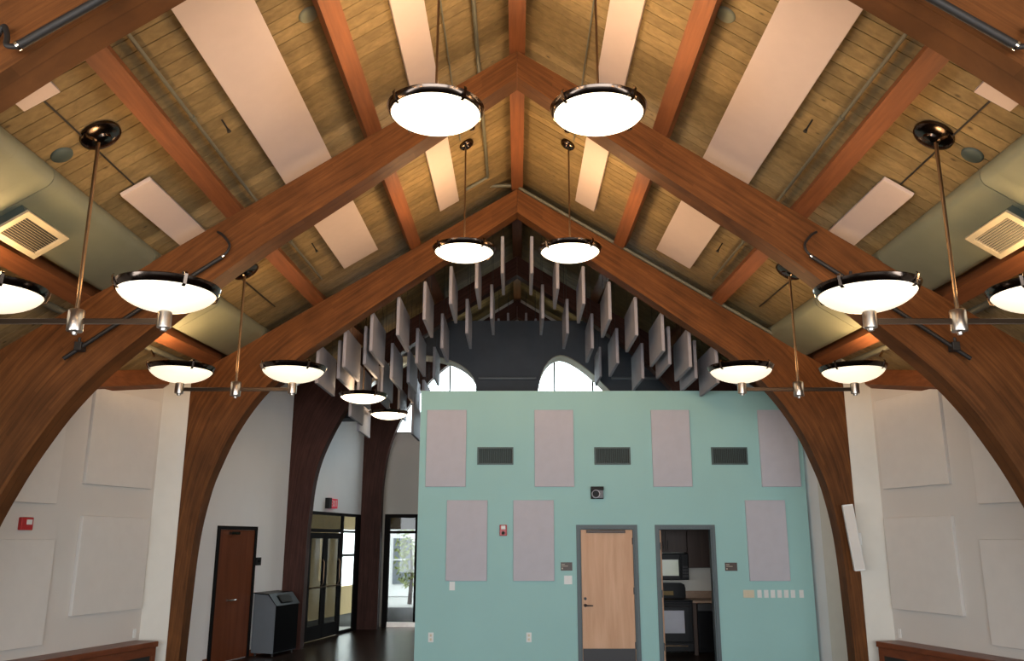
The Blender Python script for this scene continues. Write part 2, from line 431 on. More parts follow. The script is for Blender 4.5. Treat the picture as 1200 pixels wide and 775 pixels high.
for sg, sd in ((-1, 'left'), (1, 'right')):
    side_wall(f'wall_{sd}', sg, 4.93, 11.87, 4.37, 11.95, M['wall'], f'{sd} side wall, warm white, with square acoustic panels')
    # straight wall beside the camera; unseen opening added to spread more daylight
    wall_grid(f'wall_{sd}_near', (sg * 7.0, 0, 0), (0, 1, 0), (sg, 0, 0), -5.2, 4.45, 0, 2.9, 0.25, [(-4.5, 3.5, 0.5, 2.4)], M['wall'], f'{sd} side wall beside the camera with an added daylight opening')
    # ivory return between side wall and the arch in front of the teal wall
    p = MB()
    p.hexa([(sg * x, y, z) for x in (4.60, 5.0) for y in (11.80 if x == 5.0 else 11.86, 12.2) for z in (0, zdeck(x, 12) + 0.03)])
    tag(p.build('trim_1' if sg < 0 else 'trim_2', M['trim']), f'ivory wall return beside the {sd} leg of the second arch', kind='structure')
    # wooden ledger along the top of the side wall
    o, u, n, l = side(sg, 4.93, 11.87)
    m = MB()
    vs = []
    for y in (6.0, 11.78):
        for d in (-0.10, -0.002):
            q = Vector(o) + Vector(u) * ((y - 11.87) * l) + Vector(n) * d
            vs += [(q.x, q.y, zdeck(q.x, q.y) - 0.22), (q.x, q.y, zdeck(q.x, q.y) - 0.01)]
    m.hexa(vs); tag(m.build(f'trim_ledger_{sd}', M['beam']), f'brown timber ledger at the top of the {sd} side wall', kind='structure')
# rear bay walls
side_wall('wall_left_rear', -1, 4.2, 15.9, 13.62, 16.0, M['wallcool'], 'white wall with the dark wooden door left of the bin')
side_wall('wall_left_pier', -1, 4.2, 15.9, 12.1, 13.66, M['wallcool'], 'white projecting wall piece behind the left arch leg', off=0.1)
side_wall('wall_right_rear', 1, 4.66, 13.9, 13.5, 20.0, M['wallcool'], 'grey white wall right of the teal wall', a=0.20)
side_wall('wall_right_pier', 1, 4.62, 13.9, 12.1, 13.5, M['trim'], 'pale projecting wall piece behind the right arch leg', off=0.05)
# entrance bay between the two far arches: white above, glazed below
EX0, EY0, EA = 3.47, 19.37, 0.21
side_wall('wall_entry', -1, EX0, EY0, 16.1, 20.0, M['wallcool'], 'white wall above the glass entrance door', a=EA, z0=2.42)

# teal serving-room wall
TY = 13.8
teal = wall_grid('wall_teal', (0, TY, 0), (1, 0, 0), (0, 1, 0), -1.57, 4.60, 0, 4.24, 0.14,
                 [(0.98, 1.84, 0, 2.05), (2.22, 3.06, 0, 2.05)], M['teal'], 'teal painted wall of the serving room')
m = MB().box(-1.57, TY + 0.14, 0, -1.43, 17.0, 4.24)
tag(m.build('wall_teal_side', M['teal']), 'teal painted side wall of the serving room', kind='structure')
m = MB().box(-1.43, TY + 0.14, 2.6, 4.18, 15.84, 2.7)
tag(m.build('ceiling_serving_room', M['wall']), 'low ceiling over the serving room', kind='structure')
m = MB().box(-1.57, 15.72, 0, 4.18, 15.84, 2.6)
tag(m.build('wall_kitchen', M['trim']), 'pale kitchen wall seen through the open doorway', kind='structure')
m = MB().box(1.9, TY + 0.14, 0, 2.0, 15.72, 2.6)
tag(m.build('wall_kitchen_partition', M['wall']), 'partition between kitchen and closed room', kind='structure')

# bulkhead with two arched openings over the serving room
def bulkhead():
    y0, y1 = 17.4, 17.95
    cols = 96; xa, xb = -3.9, 3.9; zt = 6.36
    def low(x):
        c, hw, zs, zt_ = -2.05, 1.2, 4.95, 5.62
        if abs(x - c) < hw: return zs + (zt_ - zs) * math.sqrt(max(0, 1 - ((x - c) / hw) ** 2))
        c, zs = 0.92, 4.6
        if 0.43 < x <= c: return zs + (zt_ - zs) * (1 - ((c - x) / 0.50) ** 2) ** 0.4
        if c < x < 2.14: return zs + (zt_ - zs) * (1 - ((x - c) / 1.22) ** 1.5)
        return 2.75 if x > -1.4 else 4.3
    xs = set(xa + (xb - xa) * i / cols for i in range(cols + 1))
    for e in (-3.25, -0.85, 0.43, 2.14): xs |= {e - 0.001, e + 0.001}
    xs = sorted(xs); m = MB(); sof = MB()
    for a, b in zip(xs, xs[1:]):
        la, lb = low(a), low(b)
        m.hexa([(x, y, z) for x, l in ((a, la), (b, lb)) for y in (y0, y1) for z in (l, max(l + 0.01, min(zt, zdeck(x, y) + 0.03)))])
        if max(la, lb) > 4.45:
            sof.hexa([(x, y, z) for x, l in ((a, la), (b, lb)) for y in (y0 - 0.01, y1 + 0.01) for z in (l - 0.02, l + 0.002)])
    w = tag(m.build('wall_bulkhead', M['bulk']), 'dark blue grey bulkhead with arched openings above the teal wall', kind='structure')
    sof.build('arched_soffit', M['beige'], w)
bulkhead()
for xa, xb, nm in ((-0.80, 0.40, 'between the arched openings'), (1.95, 3.0, 'right of the arched openings')):
    m = MB().tube([(xa, 17.36, 5.12), (xb, 17.36, 5.12)], 0.03, 10)
    tag(m.build('conduit', M['bin_grey'], smooth=True), f'grey horizontal pipe on the dark bulkhead {nm}', 'pipe')
# end wall: glazing below, white band, clerestory above
EWY = 19.98
wall_grid('wall_end', (0, EWY, 0), (1, 0, 0), (0, 1, 0), -3.36, 4.6, 0, 7.9, 0.16,
          [(-3.02, -1.7, 0.0, 2.45), (-3.2, 3.2, 4.33, 6.1)], M['wall'], 'white end wall with storefront below and clerestory above')
cw = thing('window_1', (0, EWY, 4.33), 'wide clerestory window above the serving room', None, None, 'structure')
for x in (-3.17, -2.45, -1.6, -0.7, 0.0, 0.89, 1.8, 2.5, 3.17):
    box('mullion', x - 0.02, EWY + 0.03, 4.35, x + 0.02, EWY + 0.09, 6.08, M['mullion'], cw)
xs = [-3.17, -2.45, -1.6, -0.7, 0.0, 0.89, 1.8, 2.5, 3.17]
for a, b in zip(xs, xs[1:]): box('pane', a + 0.02, EWY + 0.055, 4.36, b - 0.02, EWY + 0.065, 6.07, M['glass'], cw)
box('window_sill', -3.2, EWY - 0.08, 4.30, 3.2, EWY - 0.002, 4.33, M['trim'], cw)

# back wall behind the camera with an unseen opening sized for more daylight
wall_grid('wall_back', (0, -5.2, 0), (1, 0, 0), (0, 1, 0), -7.25, 7.25, 0, 7.4, 0.2,
          [(-6.0, 6.0, 0.3, 3.4)], M['wall'], 'wall behind the camera with a wide daylight opening')
tag(MB().box(-60, 26.0, -0.12, 60, 80, -0.03).build('ground_far', M['farground']), 'pale ground bouncing daylight, beyond the canopy', kind='structure')
tag(MB().box(-60, 20.2, -0.12, 60, 26.0, -0.02).build('ground_outside', M['concrete']), 'grey paving outside the glass', kind='structure')
# ================================================================== OBJECTS
# ------------------------------------------------------------------ lamps
WARM = (1.0, 0.61, 0.29)
def bulb(name, loc, power, parent):
    d = bpy.data.lights.new(name, 'POINT'); d.energy = power; d.color = WARM; d.shadow_soft_size = 0.12
    o = bpy.data.objects.new(name, d); COL.objects.link(o); o.parent = parent
    o.location = Vector(loc) - ORI[parent.name]
UP_C, UP_S = 66, 30
def bowl_parts(t, x, y, z, r=0.392, deep=0.115, mat='bowl'):
    """z = height of the glass rim"""
    n = 10; gr = r * 0.925
    prof = [(gr * math.sin(math.pi / 2 * (1 - i / n)) if i < n else 0.001, -deep * (1 - (math.sin(math.pi / 2 * (1 - i / n))) ** 2) ** 0.62) for i in range(n + 1)]
    prof = [(gr, 0.012)] + prof
    MB().lathe(prof, (x, y, z), 48).build('glass_bowl', M[mat], t, smooth=True)
    rp = [(gr * 0.985, -0.018), (gr * 1.02, -0.012), (r * 0.985, 0.022), (r, 0.036), (r * 0.985, 0.043), (r * 0.93, 0.038), (gr * 0.985, 0.015)]
    rim = MB().lathe(rp, (x, y, z), 48, closed=True).build('metal_rim', M['bronze'], t, smooth=True)
    for a in (40, 130, 220, 310):
        ca, sa = math.cos(R(a)), math.sin(R(a)); u = Vector((ca, sa, 0)); v = Vector((-sa, ca, 0))
        m = MB(); c = Vector((x, y, z)); pts = []
        for rr, zz in ((gr * 0.955, -0.035), (gr * 1.035, -0.022), (r * 1.012, 0.05), (r * 0.99, 0.066)):
            pts.append((rr, zz))
        vs = []
        for rr, zz in pts:
            for dv in (-0.012, 0.012):
                vs += [c + u * rr + v * dv + Vector((0, 0, zz)), c + u * (rr + 0.008) + v * dv + Vector((0, 0, zz - 0.003))]
        fs = []
        for i in range(len(pts) - 1):
            q = i * 4
            fs += [(q, q + 4, q + 6, q + 2), (q + 1, q + 3, q + 7, q + 5), (q, q + 1, q + 5, q + 4), (q + 2, q + 6, q + 7, q + 3)]
        q = (len(pts) - 1) * 4; fs += [(0, 2, 3, 1), (q, q + 1, q + 3, q + 2)]
        m.add(vs, fs).build('clip', M['bronze'], rim)
def canopy(t, x, y, r=0.155):
    n = -nrm(x, y); q = Vector((0, 0, 1)).rotation_difference(n).to_matrix()
    c = Vector((x, y, zdeck(x, y)))
    prof = [(0.001, -0.075), (r * 0.35, -0.07), (r * 0.42, -0.055), (r * 0.8, -0.05), (r * 0.97, -0.032), (r, -0.012), (r * 0.96, 0.0)]
    MB().lathe(prof, c, 36, mat=q).build('canopy', M['bronze'], t, smooth=True)
    return c + (-n) * 0.05
def pendant(x, y, z, label, group, power=UP_C, r=0.392):
    t = thing('pendant_lamp', (x, y, z - 0.15), label, 'lamp', group)
    top = canopy(t, x, y, 0.10)
    MB().tube([(x, y, z + 0.10), (x, y, top.z)], 0.011, 10).build('rod', M['brass'], t, smooth=True)
    MB().tube([(x, y, z + 0.02), (x, y, z + 0.11)], [0.05, 0.025], 14).build('socket', M['bronze'], t, smooth=True)
    m = MB()
    for a in (85, 205, 325):
        m.tube([(x, y, z + 0.07), (x + 0.33 * math.cos(R(a)), y + 0.33 * math.sin(R(a)), z + 0.03)], 0.006, 6)
    m.build('spider_arms', M['bronze'], t)
    bowl_parts(t, x, y, z, r)
    bulb('bulb', (x, y, z + 0.17), power, t)
def twin(x, y, zb, label, group, power=UP_S):
    """fixture with two bowls on a cross arm, zb = height of the arm"""
    t = thing('twin_bowl_lamp', (x, y, zb - 0.08), label, 'lamp', group)
    top = canopy(t, x, y, 0.165)
    MB().tube([(x, y, zb + 0.09), (x, y, top.z)], 0.015, 12).build('rod', M['brass'], t, smooth=True)
    hub = [(0.001, -0.11), (0.018, -0.105), (0.022, -0.085), (0.056, -0.08), (0.06, -0.07), (0.06, 0.08), (0.054, 0.09), (0.02, 0.095), (0.001, 0.096)]
    MB().lathe(hub, (x, y, zb), 28).build('hub', M['nickel'], t, smooth=True)
    for s in (-1, 1):
        xe = x + s * 0.67
        m = MB().box(min(x + s * 0.05, xe - s * 0.03), y - 0.010, zb - 0.022, max(x + s * 0.05, xe - s * 0.03), y + 0.010, zb + 0.022)
        m.build('arm', M['armmetal'], t, bevel=0.004)
        sk = [(0.001, -0.075), (0.022, -0.073), (0.026, -0.055), (0.05, -0.05), (0.052, -0.04), (0.052, 0.07), (0.045, 0.078), (0.001, 0.08)]
        MB().lathe(sk, (xe, y, zb), 24).build('socket', M['nickel'], t, smooth=True)
        bowl_parts(t, xe, y, zb + 0.235, 0.392, 0.155, 'bowl_side')
        bulb('bulb', (xe, y, zb + 0.37), power, t)
for y, z, nm in ((6.25, 5.20, 'large near'), (10.0, 5.33, 'second row')):
    for sg, sd in ((-1, 'left'), (1, 'right')):
        pendant(sg * 0.655, y, z, f'{nm} bowl pendant lamp hanging under the ridge, {sd} of the pair', 'bowl pendants under the ridge')
for y, z, nm in ((6.25, 3.465, 'near'), (10.0, 3.60, 'farther')):
    for sg, sd in ((-1, 'left'), (1, 'right')):
        twin(sg * 3.34, y, z, f'{nm} two bowl lamp on a cross arm at the {sd} side of the hall', 'two bowl lamps along the sides')
# same fixtures over the camera's own bay (above the frame)
for sg, sd in ((-1, 'left'), (1, 'right')):
    pendant(sg * 0.655, 2.4, 5.20, f'bowl pendant lamp overhead beside the camera, {sd} of the pair', 'bowl pendants under the ridge')
    twin(sg * 3.34, 2.4, 3.465, f'two bowl lamp on a cross arm overhead at the {sd} of the camera', 'two bowl lamps along the sides')
pendant(-2.51, 13.75, 4.14, 'bowl pendant lamp among the left baffles, in front of the dark arch', 'bowl pendants by the entrance', 8)
pendant(-2.57, 17.0, 4.33, 'smallest bowl pendant lamp behind the left baffles, near the clerestory', 'bowl pendants by the entrance', 8)

# ------------------------------------------------------------------ ceiling panels ("clouds")
def cloud(x0, x1, y0, y1, label, th=0.04, off=0.03):
    m = MB(); vs = []
    for x in (x0, x1):
        for y in (y0, y1):
            n = nrm(x, y); p = Vector((x, y, zdeck(x, y)))
            vs += [p + n * (off + th), p + n * off]
    m.hexa(vs)
    return tag(m.build('ceiling_panel', M['cloud'], bevel=0.004), label, 'acoustic panel', 'acoustic panels on the roof slope')
for sg, sd in ((-1, 'left'), (1, 'right')):
    cloud(sg * 2.02, sg * 2.49, 4.7, 8.80, f'long wide cream ceiling panel above the near arch on the {sd} slope')
    cloud(sg * 2.02, sg * 2.49, 9.0, 11.55, f'wide cream ceiling panel between the first two full arches, {sd} slope')
    cloud(sg * 0.87, sg * 1.14, 4.7, 8.80, f'narrow cream ceiling panel behind the near ridge lamp, {sd} slope')
    cloud(sg * 0.87, sg * 1.14, 9.0, 11.47, f'narrow cream ceiling panel above the second row ridge lamp, {sd} slope')
    cloud(sg * 3.30, sg * 3.55, 7.07, 8.9, f'small cream ceiling panel beside the {sd} duct, past the lamp canopy')
    cloud(sg * 3.31, sg * 3.55, 4.6, 5.53, f'small cream ceiling panel at the far {sd} edge under the nearest arch')

# ------------------------------------------------------------------ ducts, registers, pipes
def roofpt(x, y, d):  # point d below the deck
    return Vector((x, y, zdeck(x, y))) + nrm(x, y) * d
for sg, sd in ((-1, 'left'), (1, 'right')):
    t = thing('air_duct', (sg * 3.95, 8, 4.5), f'long painted flat oval air duct along the {sd} eave', 'duct', 'eave ducts')
    segs = [0.8, 2.6, 4.37, 6.2, 8.12, 10.0, 11.87, 13.4]
    def section(y, grow=0.0):
        out = []
        half = 0.335; r = 0.108
        for k in range(24):
            a = 2 * math.pi * k / 24
            uu = (half - r) * (1 if math.cos(a) >= 0 else -1) + (r + grow) * math.cos(a)
            dd = 0.112 + (r + grow) * math.sin(a)
            c = roofpt(sg * 3.985, y, dd); n = nrm(sg, y); u = Vector((-n.z, 0, n.x))
            out.append(c + u * uu)
        return out
    for a, b in zip(segs, segs[1:]):
        m = MB(); vs = section(a + 0.004) + section(b - 0.004)
        m.add(vs, [(i, (i + 1) % 24, 24 + (i + 1) % 24, 24 + i) for i in range(24)] + [tuple(range(23, -1, -1)), tuple(range(24, 48))])
        sct = m.build('duct_section', M['duct'], t, smooth=True)
        y = a + 0.12
        while y < b:      # raised seams across the duct
            if abs(y - a) > 0.05 and y < 12.5:
                m = MB(); vs = section(y - 0.006, 0.003) + section(y + 0.006, 0.003)
                m.add(vs, [(i, (i + 1) % 24, 24 + (i + 1) % 24, 24 + i) for i in range(24)])
                m.build('seam', M['duct'], sct, smooth=True)
            y += 0.30
    # register hanging under the duct
    g = thing('air_register', (sg * 3.92, 6.5, 4.2), f'cream slatted air register under the {sd} duct', 'vent', 'registers under the ducts')
    n = nrm(sg, 6.5); u = Vector((-n.z, 0, n.x)) * (1 if True else 1)
    def P(du, y, d): return roofpt(sg * 4.10, y, d) + u * du
    def slab(a0, a1, y0, y1, d0, d1): return MB().hexa([P(a, y, d) for a in (a0, a1) for y in (y0, y1) for d in (d1, d0)])
    slab(-0.125, 0.125, 6.25, 6.72, 0.18, 0.325).build('boot', M['boot'], g)
    for a0, a1, y0, y1 in ((-0.165, 0.165, 6.18, 6.24), (-0.165, 0.165, 6.74, 6.80), (-0.165, -0.115, 6.24, 6.74), (0.115, 0.165, 6.24, 6.74)):
        slab(a0, a1, y0, y1, 0.325, 0.345).build('frame', M['grille'], g)
    slab(-0.115, 0.115, 6.24, 6.74, 0.325, 0.328).build('backing', M['dark'], g)
    for k in range(11):
        du = -0.105 + k * 0.021
        MB().hexa([P(du + a + e * 0.006, y, d) for a in (0, 0.003) for y in (6.24, 6.74) for d, e in ((0.341, 1), (0.329, 0))]).build('slat', M['grille'], g)
    # sprinkler pipe beside the middle purlin, conduit through the lamp canopies, conduits near the ridge
    m = MB().tube([roofpt(sg * 2.78, y, 0.05) for y in (1.0, 4.37, 8.12, 11.5)], 0.016, 10)
    t = tag(m.build('sprinkler_pipe', M['pipe'], smooth=True), f'thin grey sprinkler pipe beside the middle purlin, {sd} slope', 'pipe', 'sprinkler pipes')
    for y in (3.2, 6.6, 9.8): MB().tube([roofpt(sg * 2.78, y - 0.03, 0.05), roofpt(sg * 2.78, y + 0.03, 0.05)], 0.024, 10).build('coupling', M['pipe'], t, smooth=True)
    for y in (6.9, 10.3): MB().tube([roofpt(sg * 2.62, y, 0.003), roofpt(sg * 2.62, y, 0.10), roofpt(sg * 2.62, y, 0.14)], [0.008, 0.008, 0.02], 8).build('sprinkler_head', M['black'], t)
    m = MB().tube([roofpt(sg * 3.43, y, 0.02) for y in (1.0, 4.37, 7.2)], 0.008, 8)
    tag(m.build('conduit', M['black'], smooth=True), f'thin dark conduit through the near lamp canopy, {sd} slope', 'pipe', 'thin conduits')
    m = MB().tube([roofpt(sg * 0.72, y, 0.02) for y in (1.0, 4.37, 8.12, 9.8)], 0.009, 8)
    tag(m.build('conduit', M['pipe'], smooth=True), f'thin conduit beside the narrow panel, {sd} of the ridge', 'pipe', 'thin conduits')
    m = MB().tube([roofpt(sg * 3.43, y, 0.02) for y in (9.9, 11.6)], 0.010, 8)
    tag(m.build('conduit', M['black'], smooth=True), f'short dark conduit at the farther lamp canopy, {sd} slope', 'pipe', 'thin conduits')
    # pipe at the eave beam over the side wall
    m = MB().tube([roofpt(sg * 4.62, y, 0.13) for y in (5.5, 8.12, 11.75)], 0.035, 12)
    t = tag(m.build('eave_pipe', M['pipe'], smooth=True), f'grey pipe between the lowest purlin and the {sd} side wall', 'pipe', 'eave pipes')
    for y in (7.4, 10.3): MB().tube([roofpt(sg * 4.62, y, 0.16), roofpt(sg * 4.62, y, 0.26)], [0.012, 0.02], 8).build('sprinkler_head', M['chrome'], t)
    # round ceiling discs
    for x, y, nm in ((3.62, 6.25, 'beside the near lamp canopy'), (1.72, 6.2, 'beside the upper purlin')):
        n = -nrm(sg, y); q = Vector((0, 0, 1)).rotation_difference(n).to_matrix()
        m = MB().lathe([(0.001, -0.02), (0.075, -0.02), (0.085, -0.012), (0.088, 0)], Vector((sg * x, y, zdeck(x, y))), 24, mat=q)
        tag(m.build('ceiling_speaker', M['boot'] if x > 3 else M['duct'], smooth=True), f'small round ceiling disc {nm}, {sd} slope', 'speaker', 'ceiling discs')
m = MB().tube([roofpt(-0.44, y, 0.04) for y in (1.0, 4.37, 8.12, 11.3)] + [roofpt(-0.75, 11.3, 0.04)], 0.022, 10)
tag(m.build('sprinkler_pipe', M['pipe'], smooth=True), 'thin grey pipe just left of the ridge beam', 'pipe', 'sprinkler pipes')
m = MB().tube([(x, 11.84, ztop(x, 11.84) + 0.026) for x in (0.03, 1.5, 3.0, 4.1)], 0.024, 10)
tag(m.build('conduit', M['pipe'], smooth=True), 'grey conduit lying along the right top edge of the second full arch', 'pipe')
m = MB().tube([(x, 11.82, ztop(0.2, 11.84) + 0.16 + 0.02 * x) for x in (-0.52, -0.05)], 0.026, 10)
tag(m.build('conduit', M['pipe'], smooth=True), 'short grey pipe end at the peak of the second full arch', 'pipe')

# black track bars clamped to the arches
def track(sg, y, pts, rad, clamps, label, loop):
    t = thing('track_bar', (sg * pts[0][0], y, pts[-1][1]), label, 'track bar', 'black bars on the arches')
    MB().tube([(sg * x, y, z) for x, z in pts], rad, 12).build('bar', M['black'], t, smooth=True)
    if loop:
        c = [Vector((sg * x, y + dy, z)) for x, z, dy in loop]
        MB().tube(catmull(c, 8), rad * 0.62, 10).build('cable', M['black'], t, smooth=True)
    MB().tube([(sg * pts[0][0], y, pts[0][1]), (sg * (pts[0][0] - (pts[1][0] - pts[0][0]) * 0.03), y, pts[0][1] - (pts[1][1] - pts[0][1]) * 0.03)], rad * 1.1, 12).build('end_fitting', M['chrome'], t, smooth=True)
    for x, z in clamps:
        MB().box(sg * x - 0.035, y - 0.045, z + 0.0, sg * x + 0.035, y + 0.06, z + 0.085).tube([(sg * x, y - 0.02, z + 0.08), (sg * x, y - 0.02, z + 0.13)], 0.016, 8).build('clamp', M['black'], t, bevel=0.006)
for sg, sd in ((-1, 'left'), (1, 'right')):
    track(sg, 8.03, [(2.92, 4.585), (3.6, 4.11), (4.36, 3.555)], 0.021, [(3.28, 4.30), (4.22, 3.63)],
          f'black bar clamped to the {sd} side of the near full arch', [(2.92, 4.59, 0), (2.87, 4.65, 0), (2.87, 4.73, 0.02), (2.95, 4.83, 0.05), (3.02, 4.88, 0.09)])
    track(sg, 4.26, [(2.79, 4.55), (2.36, 4.85), (1.6, 5.37)], 0.026, [(1.95, 5.1)],
          f'thick black bar on the nearest arch at the top {sd} corner', [(2.79, 4.54, 0), (2.86, 4.55, 0), (2.88, 4.62, 0.02), (2.93, 4.70, 0.05), (3.0, 4.6, 0.08)])

# ------------------------------------------------------------------ hanging baffles
def baffle(x, y, zt, label, group, l=1.2, h=0.6, th=0.05):
    t = thing('hanging_baffle', (x, y + l / 2, zt - h), label, 'acoustic baffle', group)
    MB().box(x - th / 2, y, zt - h, x + th / 2, y + l, zt).build('panel', M['baffle'], t, bevel=0.008)
    for yy in (y + 0.25, y + l - 0.25):
        MB().tube([(x, yy, zt), (x, yy, ztop(x, yy) - 0.01 if min(abs(abs(x) - p) for p in (1.48, 2.87)) < 0.12 else zdeck(x, yy))], 0.003, 5).build('wire', M['black'], t)
ORD = ['first', 'second', 'third', 'fourth', 'fifth', 'sixth', 'seventh', 'eighth', 'ninth']
for sg, sd in ((-1, 'left'), (1, 'right')):
    for k in range(8):
        x = 0.225 + 0.391 * k
        baffle(sg * x, 12.4, 6.55 - 0.62 * x, f'{ORD[k]} grey baffle from the ridge in the front row, {sd} side', 'front row of baffles')
    for k in range(5):
        x = 0.43 + 0.41 * k
        baffle(sg * x, 13.8, 6.33 - 0.62 * x, f'{ORD[k]} grey baffle from the ridge in the lower second row, {sd} side', 'second row of baffles')
    for k, (x, y, zt) in enumerate(((2.33, 12.75, 5.07), (2.73, 12.8, 4.86))):
        baffle(sg * x, y, zt, f'{"inner" if k == 0 else "outer"} grey baffle tucked between the outer front row baffles, {sd} side', 'baffles between the rows')
    baffle(sg * 1.62, 16.3, 5.55, f'bright lit baffle in front of the arched opening, {sd} side', 'baffles by the bulkhead', 1.0)
    for k in range(2):
        baffle(sg * (0.2 + 0.21 * k), 18.2, 6.75 - 0.13 * k, f'{ORD[k]} tiny far baffle beside the ridge, {sd} side', 'far baffles at the ridge', 0.9)
for k, (x, y, zt) in enumerate(((-2.35, 14.6, 4.95), (-2.72, 14.4, 4.80), (-1.95, 15.0, 5.2), (-2.1, 16.4, 5.15), (-2.47, 15.0, 4.90), (-3.04, 16.3, 4.50),
                                (-1.85, 16.6, 4.95), (-2.25, 18.3, 5.35), (-2.55, 18.2, 5.1), (-2.0, 18.25, 5.1), (-2.9, 14.7, 4.55), (-2.02, 16.4, 4.45))):
    where = ['behind the lamp among the baffles', 'beside the lamp among the baffles', 'near the left arched opening', 'next to the window light', 'in the crowded left cluster',
             'low beside the dark arch', 'hanging low before the left opening', 'against the bright clerestory', 'far back against the bright clerestory', 'farthest of the left cluster',
             'outermost of the left cluster', 'lowest of the left cluster'][k]
    baffle(x, y, zt, f'grey baffle in the left cluster, {where}', 'left cluster of baffles')
# ------------------------------------------------------------------ side walls: panels, alarm, radiator covers
def on_wall(m, fr, y_ref, ya, yb, z0, z1, n0, n1):
    o, u, n, l = fr
    return m.obox(o, u, n, (ya - y_ref) * l, (yb - y_ref) * l, n0, n1, z0, z1)
for sg, sd in ((-1, 'left'), (1, 'right')):
    fr = side(sg, 4.93, 11.87)
    for ya, yb, z0, z1, nm in ((10.54, 11.70, 2.53, 3.72, 'upper square acoustic panel next to the second arch'), (10.57, 11.74, 0.99, 2.15, 'lower square acoustic panel next to the second arch'),
                               (8.98, 10.15, 2.27, 3.46, 'upper square acoustic panel beside the near arch'), (9.02, 10.20, 0.71, 1.87, 'lower square acoustic panel at the edge of the view')):
        m = on_wall(MB(), fr, 11.87, ya, yb, z0, z1, -0.05, -0.001)
        tag(m.build('wall_panel', M['wpanel'], bevel=0.006), f'off white {nm}, {sd} wall', 'acoustic panel', 'square panels on the side walls')
    # radiator cover with timber cap
    t = thing('radiator_cover', (sg * 5.0, 10.2, 0), f'low radiator cover with reddish timber cap along the {sd} wall', 'radiator cover', 'radiator covers')
    on_wall(MB(), fr, 11.87, 8.5, 11.74, 0.53, 0.60, -0.36, -0.001).build('cap', M['rail'], t, bevel=0.01)
    on_wall(MB(), fr, 11.87, 8.5, 11.73, 0.43, 0.528, -0.335, -0.30).build('top_rail', M['rail'], t)
    on_wall(MB(), fr, 11.87, 8.5, 11.72, 0.02, 0.43, -0.31, -0.29).build('grille', M['dark'], t)
    on_wall(MB(), fr, 11.87, 8.5, 11.72, 0.0, 0.09, -0.335, -0.315).build('bottom_rail', M['rail'], t)
    for y in (8.5, 9.55, 10.6, 11.66): on_wall(MB(), fr, 11.87, y, y + 0.07, 0.09, 0.43, -0.335, -0.311).build('post', M['rail'], t)
    m = on_wall(MB(), fr, 11.87, 11.68, 11.73, 0.63, 0.74, -0.012, -0.001)
    t = tag(m.build('outlet_plate', M['white'], bevel=0.002), f'small white plate above the radiator cover, {sd} wall', 'outlet')
    # row of wall blocks is completed by dark baseboards
    on_wall(MB(), fr, 11.87, 4.5, 11.85, 0.0, 0.1, -0.015, -0.001).build(f'baseboard_{sd}', M['rail'], None, kind='structure', label=f'dark timber baseboard of the {sd} wall')
fr = side(-1, 4.93, 11.87)
t = thing('fire_alarm', (-5.5, 9.8, 1.98), 'red fire alarm strobe on the left side wall', 'fire alarm')
on_wall(MB(), fr, 11.87, 9.70, 9.86, 1.97, 2.11, -0.05, -0.001).build('body', M['red'], t, bevel=0.008)
on_wall(MB(), fr, 11.87, 9.76, 9.83, 2.03, 2.085, -0.065, -0.05).build('strobe', M['white'], t, bevel=0.004)

# ------------------------------------------------------------------ teal wall fittings
def tb(m, x0, x1, z0, z1, d0=0.0, d1=0.04): return m.box(x0, TY - d1, z0, x1, TY - d0 - 0.0005, z1)
for x0, x1, z0, z1, nm in ((-1.46, -0.82, 2.69, 3.92, 'upper grey acoustic panel at the left end of the teal wall'), (0.28, 0.91, 2.69, 3.92, 'upper grey acoustic panel above the fire alarm, between two vents'),
                           (2.17, 2.79, 2.69, 3.92, 'upper grey acoustic panel above the kitchen doorway'), (3.90, 4.52, 2.69, 3.92, 'upper grey acoustic panel at the right end, partly behind the arch'),
                           (-1.11, -0.47, 1.25, 2.48, 'lower grey acoustic panel left of the red alarm'), (-0.06, 0.58, 1.25, 2.48, 'lower grey acoustic panel right of the red alarm'),
                           (3.61, 4.24, 1.25, 2.48, 'lower grey acoustic panel above the row of switches')):
    tag(tb(MB(), x0, x1, z0, z1).build('wall_panel', M['tpanel'], bevel=0.005), nm, 'acoustic panel', 'grey panels on the teal wall')
for xc, nm in ((-0.35, 'left'), (1.53, 'middle'), (3.41, 'right')):
    t = thing('wall_vent', (xc, TY, 3.04), f'dark louvred air vent on the teal wall, {nm} of three', 'vent', 'vents on the teal wall')
    x0, x1, z0, z1 = xc - 0.29, xc + 0.29, 3.04, 3.32
    tb(MB(), x0, x1, z0, z1, 0, 0.006).build('backing', M['dark'], t)
    m = MB()
    for a in ((x0, x1, z0, z0 + 0.025), (x0, x1, z1 - 0.025, z1), (x0, x0 + 0.025, z0 + 0.025, z1 - 0.025), (x1 - 0.025, x1, z0 + 0.025, z1 - 0.025)): tb(m, *a, 0, 0.022)
    m.build('frame', M['louvre'], t)
    for k in range(21):
        x = x0 + 0.03 + k * (0.52 / 21)
        m = MB().hexa([(x + a + e * 0.008, y, z) for a in (0, 0.008) for y, e in ((TY - 0.018, 0), (TY - 0.006, 1)) for z in (z0 + 0.025, z1 - 0.025)])
        m.build('blade', M['louvre'], t)
# red fire alarm
t = thing('fire_alarm', (-0.215, TY, 1.93), 'red fire alarm between the lower panels of the teal wall', 'fire alarm')
tb(MB(), -0.275, -0.16, 1.93, 2.10, 0, 0.05).build('body', M['red'], t, bevel=0.008)
tb(MB(), -0.25, -0.185, 2.03, 2.085, 0.05, 0.065).build('strobe', M['white'], t, bevel=0.004)
MB().tube([(-0.217, TY - 0.056, 1.975), (-0.217, TY - 0.05, 1.975)], 0.026, 14).build('horn', M['dark'], t)
